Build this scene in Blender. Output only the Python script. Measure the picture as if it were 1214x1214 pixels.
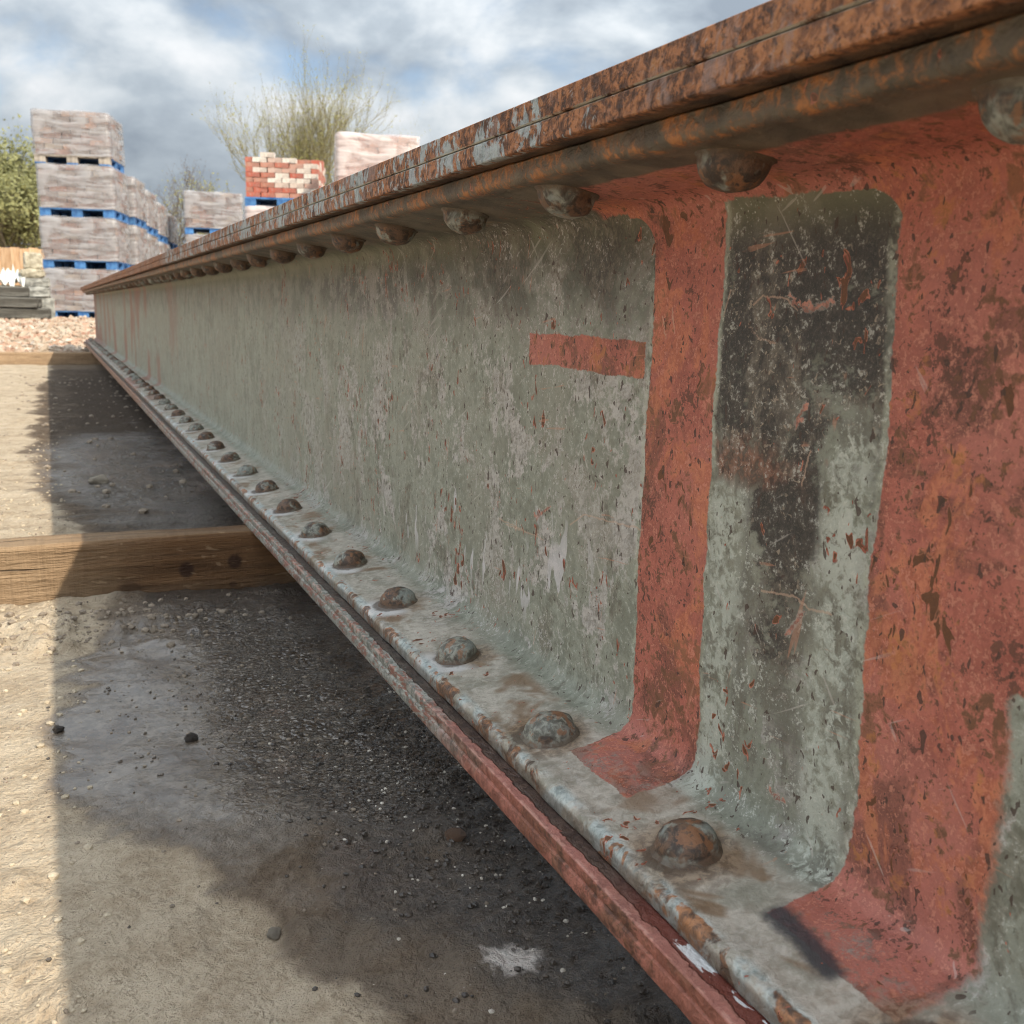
import bpy, bmesh, math, random
import numpy as np
from mathutils import Matrix, Vector

for o in list(bpy.data.objects):
    bpy.data.objects.remove(o)
scene = bpy.context.scene
COL = scene.collection

# ------------------------------------------------------------------ camera
# girder runs along +Y, camera stands at the origin, Z is up
cam_d = bpy.data.cameras.new('camera')
cam = bpy.data.objects.new('camera', cam_d)
COL.objects.link(cam)
YAW, PITCH, ROLL = math.radians(24.53), math.radians(11.145), math.radians(1.322)
fw = Vector((math.sin(YAW)*math.cos(PITCH), math.cos(YAW)*math.cos(PITCH), -math.sin(PITCH)))
rt = Vector((math.cos(YAW), -math.sin(YAW), 0))
up = rt.cross(fw)
r2 = rt*math.cos(ROLL) + up*math.sin(ROLL)
u2 = -rt*math.sin(ROLL) + up*math.cos(ROLL)
cam.matrix_world = Matrix(((r2.x, u2.x, -fw.x, 0), (r2.y, u2.y, -fw.y, 0), (r2.z, u2.z, -fw.z, 0), (0, 0, 0, 1)))
cam_d.sensor_width = 36
cam_d.lens = 1200/1214*36
cam_d.clip_start = 0.01
cam_d.clip_end = 2000
cam_d.dof.use_dof = True
cam_d.dof.focus_distance = 0.66
cam_d.dof.aperture_fstop = 24
scene.camera = cam

# ------------------------------------------------------------------ node helper
class S:
    """wraps a socket so that sums and products build Math nodes"""
    def __init__(s, nt, sock): s.nt, s.s = nt, sock
    def m(s, op, b=None, c=None):
        n = s.nt.nodes.new('ShaderNodeMath'); n.operation = op
        for i, v in enumerate((s, b, c)):
            if v is None: continue
            if isinstance(v, S): s.nt.links.new(v.s, n.inputs[i])
            else: n.inputs[i].default_value = v
        return S(s.nt, n.outputs[0])
    def __add__(s, b): return s.m('ADD', b)
    def __radd__(s, b): return s.m('ADD', b)
    def __sub__(s, b): return s.m('SUBTRACT', b)
    def __rsub__(s, b): return s.m('MULTIPLY', -1.0).m('ADD', b)
    def __mul__(s, b): return s.m('MULTIPLY', b)
    def __rmul__(s, b): return s.m('MULTIPLY', b)
    def __truediv__(s, b): return s.m('DIVIDE', b)
    def max(s, b): return s.m('MAXIMUM', b)
    def min(s, b): return s.m('MINIMUM', b)
    def abs(s): return s.m('ABSOLUTE')
    def pow(s, b): return s.m('POWER', b)
    def inv(s): return 1.0 - s
    def sm(s, a, b):
        n = s.nt.nodes.new('ShaderNodeMapRange'); n.interpolation_type = 'SMOOTHSTEP'
        s.nt.links.new(s.s, n.inputs[0])
        rev = a > b
        n.inputs[1].default_value, n.inputs[2].default_value = (b, a) if rev else (a, b)
        n.inputs[3].default_value, n.inputs[4].default_value = (1, 0) if rev else (0, 1)
        return S(s.nt, n.outputs[0])
    def box(s, a, b, w): return s.sm(a-w, a+w)*s.sm(b+w, b-w)

class Mat:
    def __init__(s, name):
        s.mat = bpy.data.materials.new(name); s.mat.use_nodes = True
        s.nt = s.mat.node_tree; s.nt.nodes.clear()
        s.out = s.nt.nodes.new('ShaderNodeOutputMaterial')
        s.bsdf = s.nt.nodes.new('ShaderNodeBsdfPrincipled')
        s.nt.links.new(s.bsdf.outputs[0], s.out.inputs[0])
        s.tc = s.nt.nodes.new('ShaderNodeTexCoord')
    def obj(s, off=(0, 0, 0)):
        v = s.nt.nodes.new('ShaderNodeVectorMath'); v.operation = 'ADD'
        s.nt.links.new(s.tc.outputs['Object'], v.inputs[0]); v.inputs[1].default_value = off
        return v.outputs[0]
    def rand(s):
        n = s.nt.nodes.new('ShaderNodeObjectInfo'); return S(s.nt, n.outputs['Random'])
    def vadd(s, a, b):
        v = s.nt.nodes.new('ShaderNodeVectorMath'); v.operation = 'ADD'
        s.nt.links.new(a, v.inputs[0])
        if isinstance(b, S): s.nt.links.new(b.s, v.inputs[1])
        else: s.nt.links.new(b, v.inputs[1])
        return v.outputs[0]
    def vmul(s, a, b):
        v = s.nt.nodes.new('ShaderNodeVectorMath'); v.operation = 'MULTIPLY'
        s.nt.links.new(a, v.inputs[0]); v.inputs[1].default_value = b
        return v.outputs[0]
    def rot(s, a, e):
        v = s.nt.nodes.new('ShaderNodeVectorRotate'); v.rotation_type = 'EULER_XYZ'
        s.nt.links.new(a, v.inputs[0]); v.inputs['Rotation'].default_value = e
        return v.outputs[0]
    def xyz(s, v):
        n = s.nt.nodes.new('ShaderNodeSeparateXYZ'); s.nt.links.new(v, n.inputs[0])
        return [S(s.nt, o) for o in n.outputs]
    def noise(s, v, sc, det=3, ro=.55, dist=0, st=None):
        if st: v = s.vmul(v, st)
        n = s.nt.nodes.new('ShaderNodeTexNoise'); s.nt.links.new(v, n.inputs['Vector'])
        n.inputs['Scale'].default_value = sc; n.inputs['Detail'].default_value = det
        n.inputs['Roughness'].default_value = ro; n.inputs['Distortion'].default_value = dist
        return S(s.nt, n.outputs[0])
    def vor(s, v, sc, feat='F1', st=None, out='Distance', rnd=1):
        if st: v = s.vmul(v, st)
        n = s.nt.nodes.new('ShaderNodeTexVoronoi'); s.nt.links.new(v, n.inputs['Vector'])
        n.feature = feat; n.inputs['Scale'].default_value = sc; n.inputs['Randomness'].default_value = rnd
        return S(s.nt, n.outputs[out])
    def col(s, c):
        n = s.nt.nodes.new('ShaderNodeRGB'); n.outputs[0].default_value = (*c, 1); return n.outputs[0]
    def mix(s, f, a, b):
        n = s.nt.nodes.new('ShaderNodeMix'); n.data_type = 'RGBA'
        if isinstance(f, S): s.nt.links.new(f.s, n.inputs[0])
        else: n.inputs[0].default_value = f
        for sock, v in ((n.inputs[6], a), (n.inputs[7], b)):
            if isinstance(v, (tuple, list)): sock.default_value = (*v, 1)
            else: s.nt.links.new(v, sock)
        return n.outputs[2]
    def mul(s, c, f):
        n = s.nt.nodes.new('ShaderNodeVectorMath'); n.operation = 'SCALE'
        if isinstance(c, (tuple, list)): n.inputs[0].default_value = c
        else: s.nt.links.new(c, n.inputs[0])
        s.nt.links.new(f.s, n.inputs['Scale']); return n.outputs[0]
    def ramp(s, f, stops):
        n = s.nt.nodes.new('ShaderNodeValToRGB'); s.nt.links.new(f.s, n.inputs[0])
        e = n.color_ramp.elements
        while len(e) < len(stops): e.new(.5)
        for el, (p, c) in zip(e, stops): el.position = p; el.color = (*c, 1)
        return n.outputs[0]
    def done(s, color, rough=.6, bump=None, dist=.001, strength=1, spec=.5, metal=0):
        b = s.bsdf
        def put(name, v):
            if isinstance(v, S): s.nt.links.new(v.s, b.inputs[name])
            elif isinstance(v, (tuple, list)): b.inputs[name].default_value = (*v, 1)
            elif isinstance(v, (int, float)): b.inputs[name].default_value = v
            else: s.nt.links.new(v, b.inputs[name])
        put('Base Color', color); put('Roughness', rough); put('Specular IOR Level', spec); put('Metallic', metal)
        if bump is not None:
            n = s.nt.nodes.new('ShaderNodeBump'); s.nt.links.new(bump.s, n.inputs['Height'])
            n.inputs['Distance'].default_value = dist; n.inputs['Strength'].default_value = strength
            s.nt.links.new(n.outputs[0], b.inputs['Normal'])
        return s.mat

# ------------------------------------------------------------------ sky, sun, exposure
SUN = Vector((.340, -.664, .655)).normalized()
world = bpy.data.worlds.new('World'); scene.world = world; world.use_nodes = True
nt = world.node_tree; nt.nodes.clear()
W = Mat.__new__(Mat); W.nt = nt
wout = nt.nodes.new('ShaderNodeOutputWorld')
sky = nt.nodes.new('ShaderNodeTexSky'); sky.sky_type = 'NISHITA'; sky.sun_disc = False
sky.sun_elevation = math.asin(SUN.z); sky.sun_rotation = math.atan2(SUN.x, SUN.y)
bg = nt.nodes.new('ShaderNodeBackground'); bg.inputs[1].default_value = .075
nt.links.new(sky.outputs[0], bg.inputs[0])
tc = nt.nodes.new('ShaderNodeTexCoord'); gen = tc.outputs['Generated']
gx, gy, gz = W.xyz(gen)
so = nt.nodes.new('ShaderNodeVectorMath'); so.operation = 'ADD'; so.name = 'skyoff'; nt.links.new(gen, so.inputs[0]); so.inputs[1].default_value = (13, 1, 3)
gs = so.outputs[0]
c1 = W.noise(gs, 4.6, 9, .53, .15, st=(1, 1, 1.8))
c2 = W.noise(W.vadd(gs, W.col((.012, -.02, .034))), 4.6, 9, .53, .15, st=(1, 1, 1.8))
c3 = W.noise(gs, 2.4, 4, .5, .1, st=(1, 1, 1.4))
dens = c1*.65 + c3*.35
cover = dens.sm(.325, .455)
shade = (c1 - c2)*3.8 + .50 + (dens - .5)*-3.0
cloud = W.ramp(shade, [(.06, (.135, .158, .185)), (.45, (.215, .242, .268)), (.75, (.305, .326, .342)), (1.0, (.375, .384, .392))])
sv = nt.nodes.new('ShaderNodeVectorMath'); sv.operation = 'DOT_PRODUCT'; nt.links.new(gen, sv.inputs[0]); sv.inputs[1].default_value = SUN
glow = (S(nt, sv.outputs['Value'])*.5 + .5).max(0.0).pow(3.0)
lum = (gz.max(0.0)*3.2 + 1.0)*.72 + glow*1.0  # clouds brightened overhead and round the sun, out of view, to add fill
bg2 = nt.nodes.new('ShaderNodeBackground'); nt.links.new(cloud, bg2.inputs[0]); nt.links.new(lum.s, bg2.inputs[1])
mx = nt.nodes.new('ShaderNodeMixShader')
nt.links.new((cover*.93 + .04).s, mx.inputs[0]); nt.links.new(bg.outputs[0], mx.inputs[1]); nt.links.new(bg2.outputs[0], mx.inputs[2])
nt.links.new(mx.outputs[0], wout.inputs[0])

sd = bpy.data.lights.new('sun', 'SUN'); sd.energy = 2.7; sd.angle = math.radians(.53); sd.color = (1, .91, .76)
sun = bpy.data.objects.new('sun', sd); COL.objects.link(sun)
sun.rotation_euler = SUN.to_track_quat('Z', 'Y').to_euler()

scene.view_settings.view_transform = 'Standard'; scene.view_settings.look = 'None'
scene.view_settings.gamma = 1; scene.view_settings.use_curve_mapping = False
scene.view_settings.exposure = 1.05
scene.render.engine = 'CYCLES'
scene.cycles.use_denoising = True
scene.cycles.use_adaptive_sampling = True; scene.cycles.adaptive_threshold = .03; scene.cycles.filter_width = 1.0; scene.cycles.max_bounces = 4; scene.cycles.diffuse_bounces = 2; scene.cycles.glossy_bounces = 2; scene.cycles.transmission_bounces = 2
scene.cycles.transparent_max_bounces = 16

# ------------------------------------------------------------------ helpers
GZ = -.357           # ground level beside the girder
rng = np.random.default_rng(7)

def _hash(ix, iy, iz, seed):
    h = (ix.astype(np.int64)*374761393 + iy.astype(np.int64)*668265263 + iz.astype(np.int64)*2147483647 + seed*974711) & 0xffffffff
    h = ((h ^ (h >> 13))*1274126177) & 0xffffffff
    h = ((h ^ (h >> 16))*2246822519) & 0xffffffff
    return ((h ^ (h >> 15)) & 0xffffff)/float(0xffffff)
def vnoise(p, sc, seed=0):
    q = np.asarray(p, float)*np.asarray(sc, float); i = np.floor(q); f = q - i; f = f*f*(3 - 2*f); i = i.astype(np.int64)
    r = 0
    for dx in (0, 1):
        for dy in (0, 1):
            for dz in (0, 1):
                w = (f[:, 0] if dx else 1-f[:, 0])*(f[:, 1] if dy else 1-f[:, 1])*(f[:, 2] if dz else 1-f[:, 2])
                r = r + w*_hash(i[:, 0]+dx, i[:, 1]+dy, i[:, 2]+dz, seed)
    return r*2 - 1
def fbm(p, sc, oc=3, seed=0, g=.5):
    r = 0; a = 1; t = 0; sc = np.asarray(sc, float)
    for k in range(oc):
        r = r + a*vnoise(p, sc*2**k, seed+k*17); t += a; a *= g
    return r/t
def sst(x, a, b):
    t = np.clip((x-a)/(b-a), 0, 1); return t*t*(3-2*t)

def link(name, me, mat=None, parent=None, loc=(0, 0, 0), rot=None):
    o = bpy.data.objects.new(name, me); COL.objects.link(o)
    if me is not None and mat is not None and not me.materials: me.materials.append(mat)
    if parent is not None: o.parent = parent
    o.location = loc
    if rot: o.rotation_euler = rot
    return o
def mesh(name, v, f, smooth=False):
    me = bpy.data.meshes.new(name); me.from_pydata([tuple(map(float, q)) for q in v], [], [tuple(map(int, q)) for q in f]); me.update()
    if smooth: me.polygons.foreach_set('use_smooth', [True]*len(me.polygons))
    return me
def tag(o, label=None, cat=None, group=None, kind=None):
    for k, v in (('label', label), ('category', cat), ('group', group), ('kind', kind)):
        if v: o[k] = v
    return o
def empty(name, loc, label, cat, group=None, rz=0):
    o = bpy.data.objects.new(name, None); COL.objects.link(o); o.empty_display_size = .05
    o.location = loc; o.rotation_euler = (0, 0, rz)
    return tag(o, label, cat, group)
def box_vf(x0, x1, y0, y1, z0, z1, off=0):
    v = [(x0, y0, z0), (x1, y0, z0), (x1, y1, z0), (x0, y1, z0), (x0, y0, z1), (x1, y0, z1), (x1, y1, z1), (x0, y1, z1)]
    f = [(0, 3, 2, 1), (4, 5, 6, 7), (0, 1, 5, 4), (1, 2, 6, 5), (2, 3, 7, 6), (3, 0, 4, 7)]
    return v, [tuple(i+off for i in q) for q in f]
def bevel_box(name, sx, sy, sz, bev, seed=0, jit=0, sub=0, seg=1):
    """bevelled box centred on x,y and standing on z=0, its corners a little uneven"""
    bm = bmesh.new(); v, f = box_vf(-sx/2, sx/2, -sy/2, sy/2, 0, sz)
    vs = [bm.verts.new(q) for q in v]
    for q in f: bm.faces.new([vs[i] for i in q])
    r = random.Random(seed)
    if sub: bmesh.ops.subdivide_edges(bm, edges=bm.edges[:], cuts=sub, use_grid_fill=True)
    bmesh.ops.bevel(bm, geom=[e for e in bm.edges if e.is_manifold and e.calc_face_angle(0) > .5], offset=bev, segments=seg, affect='EDGES')
    for q in bm.verts:
        q.co += Vector((r.uniform(-jit, jit), r.uniform(-jit, jit), r.uniform(-jit, jit)))
    me = bpy.data.meshes.new(name); bm.to_mesh(me); bm.free(); return me
def loft(name, prof, ys, disp=None, smooth=True):
    """closed x,z profile carried along y with end caps"""
    n = len(prof); P = np.array(prof)
    V = np.zeros((len(ys)*n, 3)); V[:, 0] = np.tile(P[:, 0], len(ys)); V[:, 2] = np.tile(P[:, 1], len(ys)); V[:, 1] = np.repeat(ys, n)
    t = np.roll(P, -1, 0) - np.roll(P, 1, 0); nn = np.stack([t[:, 1], -t[:, 0]], 1); nn /= np.linalg.norm(nn, axis=1)[:, None]+1e-12
    N = np.zeros_like(V); N[:, 0] = np.tile(nn[:, 0], len(ys)); N[:, 2] = np.tile(nn[:, 1], len(ys))
    if disp is not None: V = V + N*disp(V, N)[:, None]
    a = np.arange(n); b = (a+1) % n; F = []
    for k in range(len(ys)-1):
        o = k*n; F.append(np.stack([o+a, o+b, o+n+b, o+n+a], 1))
    F = [tuple(q) for q in np.concatenate(F)]
    F.append(tuple(range(n))[::-1]); F.append(tuple(range((len(ys)-1)*n, len(ys)*n)))
    me = mesh(name, V, F, smooth)
    bm = bmesh.new(); bm.from_mesh(me); bmesh.ops.recalc_face_normals(bm, faces=bm.faces); bm.to_mesh(me); bm.free()
    me.set_sharp_from_angle(angle=math.radians(32))
    return me
def lerp_path(pts, step):
    out = []
    for (a, b) in zip(pts, pts[1:]):
        L = math.dist(a, b); n = max(1, round(L/step))
        for i in range(n): out.append((a[0]+(b[0]-a[0])*i/n, a[1]+(b[1]-a[1])*i/n))
    out.append(pts[-1]); return out
def arc(cx, cz, r, a0, a1, n):
    return [(cx+r*math.cos(math.radians(a0+(a1-a0)*i/n)), cz+r*math.sin(math.radians(a0+(a1-a0)*i/n))) for i in range(n+1)]

# ------------------------------------------------------------------ girder paint
def strokes(y, z, lines, w):
    """distance to a set of scratch lines in the plane of the web, less their half width"""
    d = None
    for pts in lines:
        for a, b in zip(pts, pts[1:]):
            dy, dz = b[0]-a[0], b[1]-a[1]; L2 = dy*dy + dz*dz
            t = ((y - a[0])*(dy/L2) + (z - a[1])*(dz/L2)).max(0.0).min(1.0)
            q = ((y - a[0] - t*dy).pow(2.0) + (z - a[1] - t*dz).pow(2.0)).m('SQRT')
            d = q if d is None else d.min(q)
    return d - w
PEEL = [[(.3786, .0099), (.3648, .0047), (.3505, .0076)], [(.3637, -.1455), (.3524, -.1319)], [(.6296, -.1407), (.6142, -.1306)], [(.6378, -.1411), (.6321, -.1436)], [(.366, -.0478), (.3615, -.0378)], [(.3671, -.2266), (.3543, -.2273)]]
THIN = [[(.3831, -.130), (.3600, -.1262), (.3478, -.1295), (.3341, -.1279)], [(.404, .006), (.3969, .0107), (.3815, .0095), (.372, .0039)], [(.4063, -.0032), (.3979, -.009), (.3863, -.0117)], [(.3601, -.0742), (.3562, -.0582)], [(.4272, .0005), (.4229, .0129)], [(.5834, -.1375), (.5653, -.1272), (.5142, -.1236), (.4931, -.1224)], [(.6874, -.1584), (.6454, -.1562)], [(.7003, -.1563), (.6218, -.1561)], [(.4834, .0), (.479, -.012)], [(.474, .004), (.471, -.009)]]
def paint(name, kind, brown=0.0):
    M = Mat(name)
    if kind == 'rivet':
        oi = M.nt.nodes.new('ShaderNodeObjectInfo')
        base = M.obj(); rnd = M.rand()
        sh = M.nt.nodes.new('ShaderNodeCombineXYZ'); M.nt.links.new((rnd*37.0).s, sh.inputs[0]); M.nt.links.new((rnd*91.0).s, sh.inputs[1])
        P = M.vadd(base, sh.outputs[0])
        lx, ly, lz = M.xyz(base)
    else:
        P = M.obj()
    X, Y, Z = M.xyz(P)
    n_lo = M.noise(P, 7, 3, .55)                      # patches of 10-15 cm
    n_md = M.noise(P, 34, 4, .6, .3)                  # patches of 3 cm
    n_hi = M.noise(P, 170, 3, .68, .4)                # 6 mm
    n_fi = M.noise(P, 620, 4, .75)                     # grit
    blot = M.noise(P, 15, 6, .66, .7)
    blot2 = M.noise(P, 24, 6, .68, .6, st=(1, 1, .72))
    streak = M.noise(P, 60, 3, .6, .2, st=(1, 1, .12)) # runs down the plate
    streak2 = M.noise(P, 190, 3, .6, .4, st=(1, 1, .16))
    brush = M.noise(M.rot(P, (.35, 0, 0)), 260, 3, .65, .8, st=(1, .22, 1))
    # ---- colours of the layers
    sage = M.mix((n_md*.4 + n_hi*.4 + streak*.2).sm(.38, .60), (.205, .209, .158), (.33, .336, .268))
    mauve = M.mix((n_hi*.6 + brush*.4).sm(.40, .60), (.30, .272, .240), (.53, .485, .445))
    nearw = Y.sm(2.4, .9)
    sage = M.mix((blot*.75 + n_hi*.25).sm(.505, .555)*(nearw*.75 + .12)*Y.sm(2.2, .8), sage, mauve)
    sage = M.mix(n_lo.sm(.46, .60)*.35, sage, (.30, .285, .225))
    sage = M.mix(blot2.sm(.44, .385)*(nearw*.55 + .06)*Y.sm(1.8, .8), sage, M.mix(n_hi.sm(.4, .6), (.105, .092, .062), (.20, .178, .132)))
    olive = M.mix(n_hi.sm(.35, .7), (.085, .083, .05), (.20, .195, .135))
    rustd = M.mix(n_hi.sm(.38, .62), (.055, .026, .014), (.15, .062, .024))
    rusto = M.mix(n_hi.sm(.36, .66), (.20, .075, .022), (.42, .165, .05))
    rust = M.mix((n_md*.6 + n_hi*.4).sm(.40, .58), rustd, rusto)
    red = M.mix((n_hi*.6 + n_md*.4).sm(.40, .58), (.30, .084, .056), (.49, .150, .102))
    red = M.mix(n_lo.sm(.40, .62)*.55, red, (.46, .172, .132))
    red = M.mix(blot.sm(.51, .57)*.62, red, M.mix(n_hi.sm(.4, .6), (.085, .036, .022), (.19, .074, .046)))
    red = M.mix(blot2.sm(.46, .40)*.6, red, M.mix(n_hi.sm(.42, .6), (.44, .125, .058), (.62, .225, .105)))
    red = M.mix((n_hi*.65 + n_fi*.35 + (blot2 - .5)*.45 - .02).sm(.535, .575)*.85, red, (.105, .045, .028))
    red = M.mix((n_hi*.5 + n_fi*.5).sm(.46, .41)*.6, red, (.64, .26, .17))
    black = M.mix((n_fi*.4 + n_hi*.6).sm(.38, .62), (.020, .017, .015), (.085, .070, .055))
    black = M.mix(blot2.sm(.53, .60)*.6, black, M.mix(n_hi.sm(.4, .6), (.12, .095, .070), (.23, .195, .15)))
    # ---- features
    chip_f = M.noise(P, 150, 2, .5, .6, st=(1, 1, .55))
    chip_m = M.noise(P, 16, 2, .5)
    def paintscratch(rx, sc, th, st):
        return M.noise(M.rot(P, (rx, 0, 0)), sc, 2, .4, .5, st=st).sm(th, th+.03)
    if kind == 'beam':
        wob = (M.noise(P, 30, 2, .5) - .5)*.008 + (M.noise(P, 300, 2, .6) - .5)*.0035
        y = Y + wob; z = Z + wob*.8; x = X + wob
        onweb = X.sm(.285, .300)
        wig = (M.noise(P, 9, 2, .5) - .5)*.026
        band1 = (y + wig*.5).box(.4285, .4945, .0006)*x.sm(.2655, .2665)
        low2 = (1.0 - (Z + (n_md - .5)*.03).sm(-.135, -.080)*1.0)
        b2lo = (y - (low2*.243 - .2*low2.inv()))
        band2 = (b2lo + .004 + (n_md - .5)*.014 + (n_hi - .5)*.008).sm(-.0035, .0035)*(y + wig).sm(.3131, .3119)*x.sm(.2685, .2695)
        bar = y.box(.50, .654, .0007)*z.box(-.0352, -.0140, .0005)
        toparc = (Z + (1.0 - (((Y - .37)/.058).abs().min(1.0)))*0.0 + wob)
        topred = (toparc - ((Y - .37).abs().sm(.045, .062))*-.02*0.0).sm(.0555, .0568)*y.sm(.555, .545)*x.sm(.262, .266)
        redm = band1.max(band2).max(bar).max(topred)
        # green strips gain rounded corners at their tops: the red creeps in there
        corner = X.sm(.266, .270)*((Z - .030 + wob*.5).max(0.0).pow(2.0) + ((Y - .3345 + wob*.5)*-1.0).max(0.0).pow(2.0)).sm(.00052, .00056)*y.box(.20, .36, .001)*Z.sm(.02, .03)
        corner2 = X.sm(.266, .270)*((Z - .032 + wob*.5).max(0.0).pow(2.0) + ((Y - .516 + wob*.5)*-1.0).max(0.0).pow(2.0)).sm(.00046, .00050)*y.box(.43, .52, .001)*Z.sm(.02, .03)
        redm = redm.max(corner).max(corner2)
        edge = ((y + wig*.5).box(.4250, .4285, .0016)).max((y + wig*.5).box(.4945, .4985, .0018)).max((y + wig).box(.3125, .3165, .0018))*Z.sm(-.245, -.235)
        # dark, almost black coat between the two red bands, worn through lower down
        between = y.box(.3125, .4285, .0012)*onweb
        hgt = Z.sm(-.16, .02)
        stripe = ((Y - .372 + (n_md - .5)*.05).abs()).sm(.030, .008)*Z.sm(-.20, -.17)*Z.sm(-.02, -.08)
        smear = (Z + .068 + (n_md - .5)*.03).abs().sm(.016, .004)*(Y - .345).sm(.0, .05)
        rw = (Y - .330 + (n_md - .5)*.02).abs().sm(.022, .006)*Z.sm(-.035, -.055); lw = (Y - .414 + (n_md - .5)*.02).abs().sm(.020, .006)*Z.sm(-.075, -.09)
        dk = (hgt*.92 + stripe*.40 + (blot - .5)*2.6 + (n_hi - .5)*.8 + (brush - .5)*.5 - smear*.25 - rw*.34 - lw*.42).sm(.26, .56)*between*Z.sm(.054, .026)
        dk = dk*(edge*.5).inv()
        band_top = y.box(.5, .62, .04)*Z.sm(-.012, .03)*onweb
        dk2 = ((n_md*.6 + n_hi*.4).sm(.50, .60)*(Y - .53).abs().sm(.03, .0)*Z.box(-.01, .035, .012))*onweb*.8
        # colours
        c = sage
        upper = Z.sm(-.02, .05)*onweb
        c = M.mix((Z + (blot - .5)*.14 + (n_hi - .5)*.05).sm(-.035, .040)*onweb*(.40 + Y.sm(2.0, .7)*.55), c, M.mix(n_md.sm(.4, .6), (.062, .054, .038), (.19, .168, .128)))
        c = M.mix((n_md*.5 + n_hi*.5).sm(.49, .58)*Z.box(-.02, .05, .025)*Y.box(.5, 1.2, .2)*onweb*.7, c, (.36, .32, .29))
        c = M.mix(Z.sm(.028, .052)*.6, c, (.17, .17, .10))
        c = M.mix((n_lo*.5+n_md*.5).sm(.52, .66)*.35*onweb, c, (.20, .185, .13))
        grime = (n_md*.45 + streak*.25 + n_hi*.3).sm(.46, .56)*between*Z.sm(.05, -.05)
        c = M.mix(grime*.8, c, (.125, .115, .088))
        c = M.mix((n_hi*.5 + n_fi*.5).sm(.54, .60)*between*.6, c, (.50, .50, .43))
        c = M.mix(dk, c, black)
        c = M.mix(dk2, c, (.05, .045, .04))
        specks = (n_fi*.4 + n_hi*.6).sm(.56, .62)*(blot2 + .0).sm(.44, .56)
        c = M.mix(specks*.6*dk, c, (.30, .27, .22))
        c = M.mix(rw.max(lw)*(blot*.5 + n_hi*.5).sm(.44, .54)*between*.75, c, (.47, .49, .41))
        c = M.mix(smear*between*(blot*.5 + n_md*.5).sm(.44, .54)*.8, c, M.mix(n_hi.sm(.42, .58), (.085, .042, .026), (.26, .105, .06)))
        flakes = M.noise(P, 240, 2, .5, 1.4).sm(.63, .66)
        c = M.mix(flakes*dk*blot2.sm(.42, .55)*.85, c, (.33, .26, .19))
        c = M.mix(edge*((n_hi*.5 + n_md*.5).sm(.42, .56))*.5, c, (.45, .46, .35))
        c = M.mix((n_md*.4 + n_hi*.4 + streak2*.2).sm(.53, .60)*Y.box(.49, 1.3, .25)*onweb*.55, c, (.175, .145, .10))
        c = M.mix((n_fi*.5 + n_hi*.5).sm(.555, .62)*onweb*.5*Y.sm(1.6, .6), c, (.56, .55, .48))
        c = M.mix((n_fi*.6 + n_hi*.4).sm(.445, .38)*onweb*.5*Y.sm(1.6, .6), c, (.15, .135, .10))
        c = M.mix((blot*.6 + n_hi*.4 + Z*1.6).sm(.50, .58)*Y.box(.49, .90, .08)*onweb*.8, c, M.mix(n_hi.sm(.4, .6), (.045, .036, .026), (.135, .110, .08)))
        # pale drips low on the web
        drip = M.noise(P, 75, 2, .5, .3, st=(1, 1, .28)).sm(.615, .64)*Z.box(-.215, -.14, .02)*Y.box(.56, .95, .06)*(n_lo + .1).sm(.5, .6)*onweb
        c = M.mix(drip*.85, c, (.60, .565, .56))
        wear = (M.noise(P, 300, 2, .6, 1.0)*.6 + n_md*.4).sm(.575, .62)*Y.box(.5, .9, .15)*onweb
        c = M.mix(wear*.55, c, (.58, .54, .50))
        # flange: warm dirt, rust towards the toe
        flange = X.sm(.300, .286)
        dirt = (n_md*.5 + n_hi*.5)
        tan = M.mix(dirt.sm(.35, .65), (.31, .268, .212), (.54, .49, .415))
        lowf = Z.sm(-.1, -.2)
        c = M.mix(flange*lowf*(n_md.sm(.30, .55)*.55 + .40), c, tan)
        c = M.mix(flange*(M.noise(P, 22, 3, .6, .5)).sm(.54, .66)*.8, c, (.20, .115, .055))
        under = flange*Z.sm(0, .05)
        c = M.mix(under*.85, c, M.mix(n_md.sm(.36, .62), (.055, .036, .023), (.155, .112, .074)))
        c = M.mix(redm, c, red)
        rusty_red = (n_md*.5 + n_hi*.4 + n_fi*.1).sm(.535, .585)*redm
        c = M.mix(rusty_red*.7, c, M.mix(n_fi, (.10, .05, .025), (.26, .115, .05)))
        orange = (M.noise(P, 42, 4, .65, .5)*.7 + n_hi*.3).sm(.565, .63)*redm*Y.sm(.45, .42).max(bar)
        c = M.mix(orange*.6, c, (.50, .19, .06))
        foot = redm*flange*lowf
        c = M.mix(foot*(blot*.5 + n_hi*.5).sm(.46, .56)*.6, c, M.mix(n_hi.sm(.4, .6), (.15, .085, .062), (.36, .235, .195)))
        c = M.mix(foot*(blot2*.6 + n_fi*.4).sm(.535, .60)*.6, c, (.36, .325, .275))
        # scorched mark on the flange beside the lower red patch
        scar = ((X + (Y - .29)*-.10 - .2695 + wob*1.4).abs()).sm(.0095, .003)*y.box(.268, .315, .003)*lowf
        c = M.mix(scar*.92, c, (.035, .034, .04))
        # residue and rust round each rivet foot
        u = ((Y - .371)/.15 + .5).m('FRACT')*.15 - .075
        rd = ((X - .264).pow(2.0) + u.pow(2.0)).m('SQRT') + (n_md - .5)*.016 + (n_hi - .5)*.006
        ringm = flange*lowf
        c = M.mix(ringm*rd.sm(.036, .022)*Y.sm(1.0, .75)*.7*n_md.sm(.36, .50), c, M.mix(n_hi.sm(.4, .6), (.13, .075, .04), (.30, .20, .115)))
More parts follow.
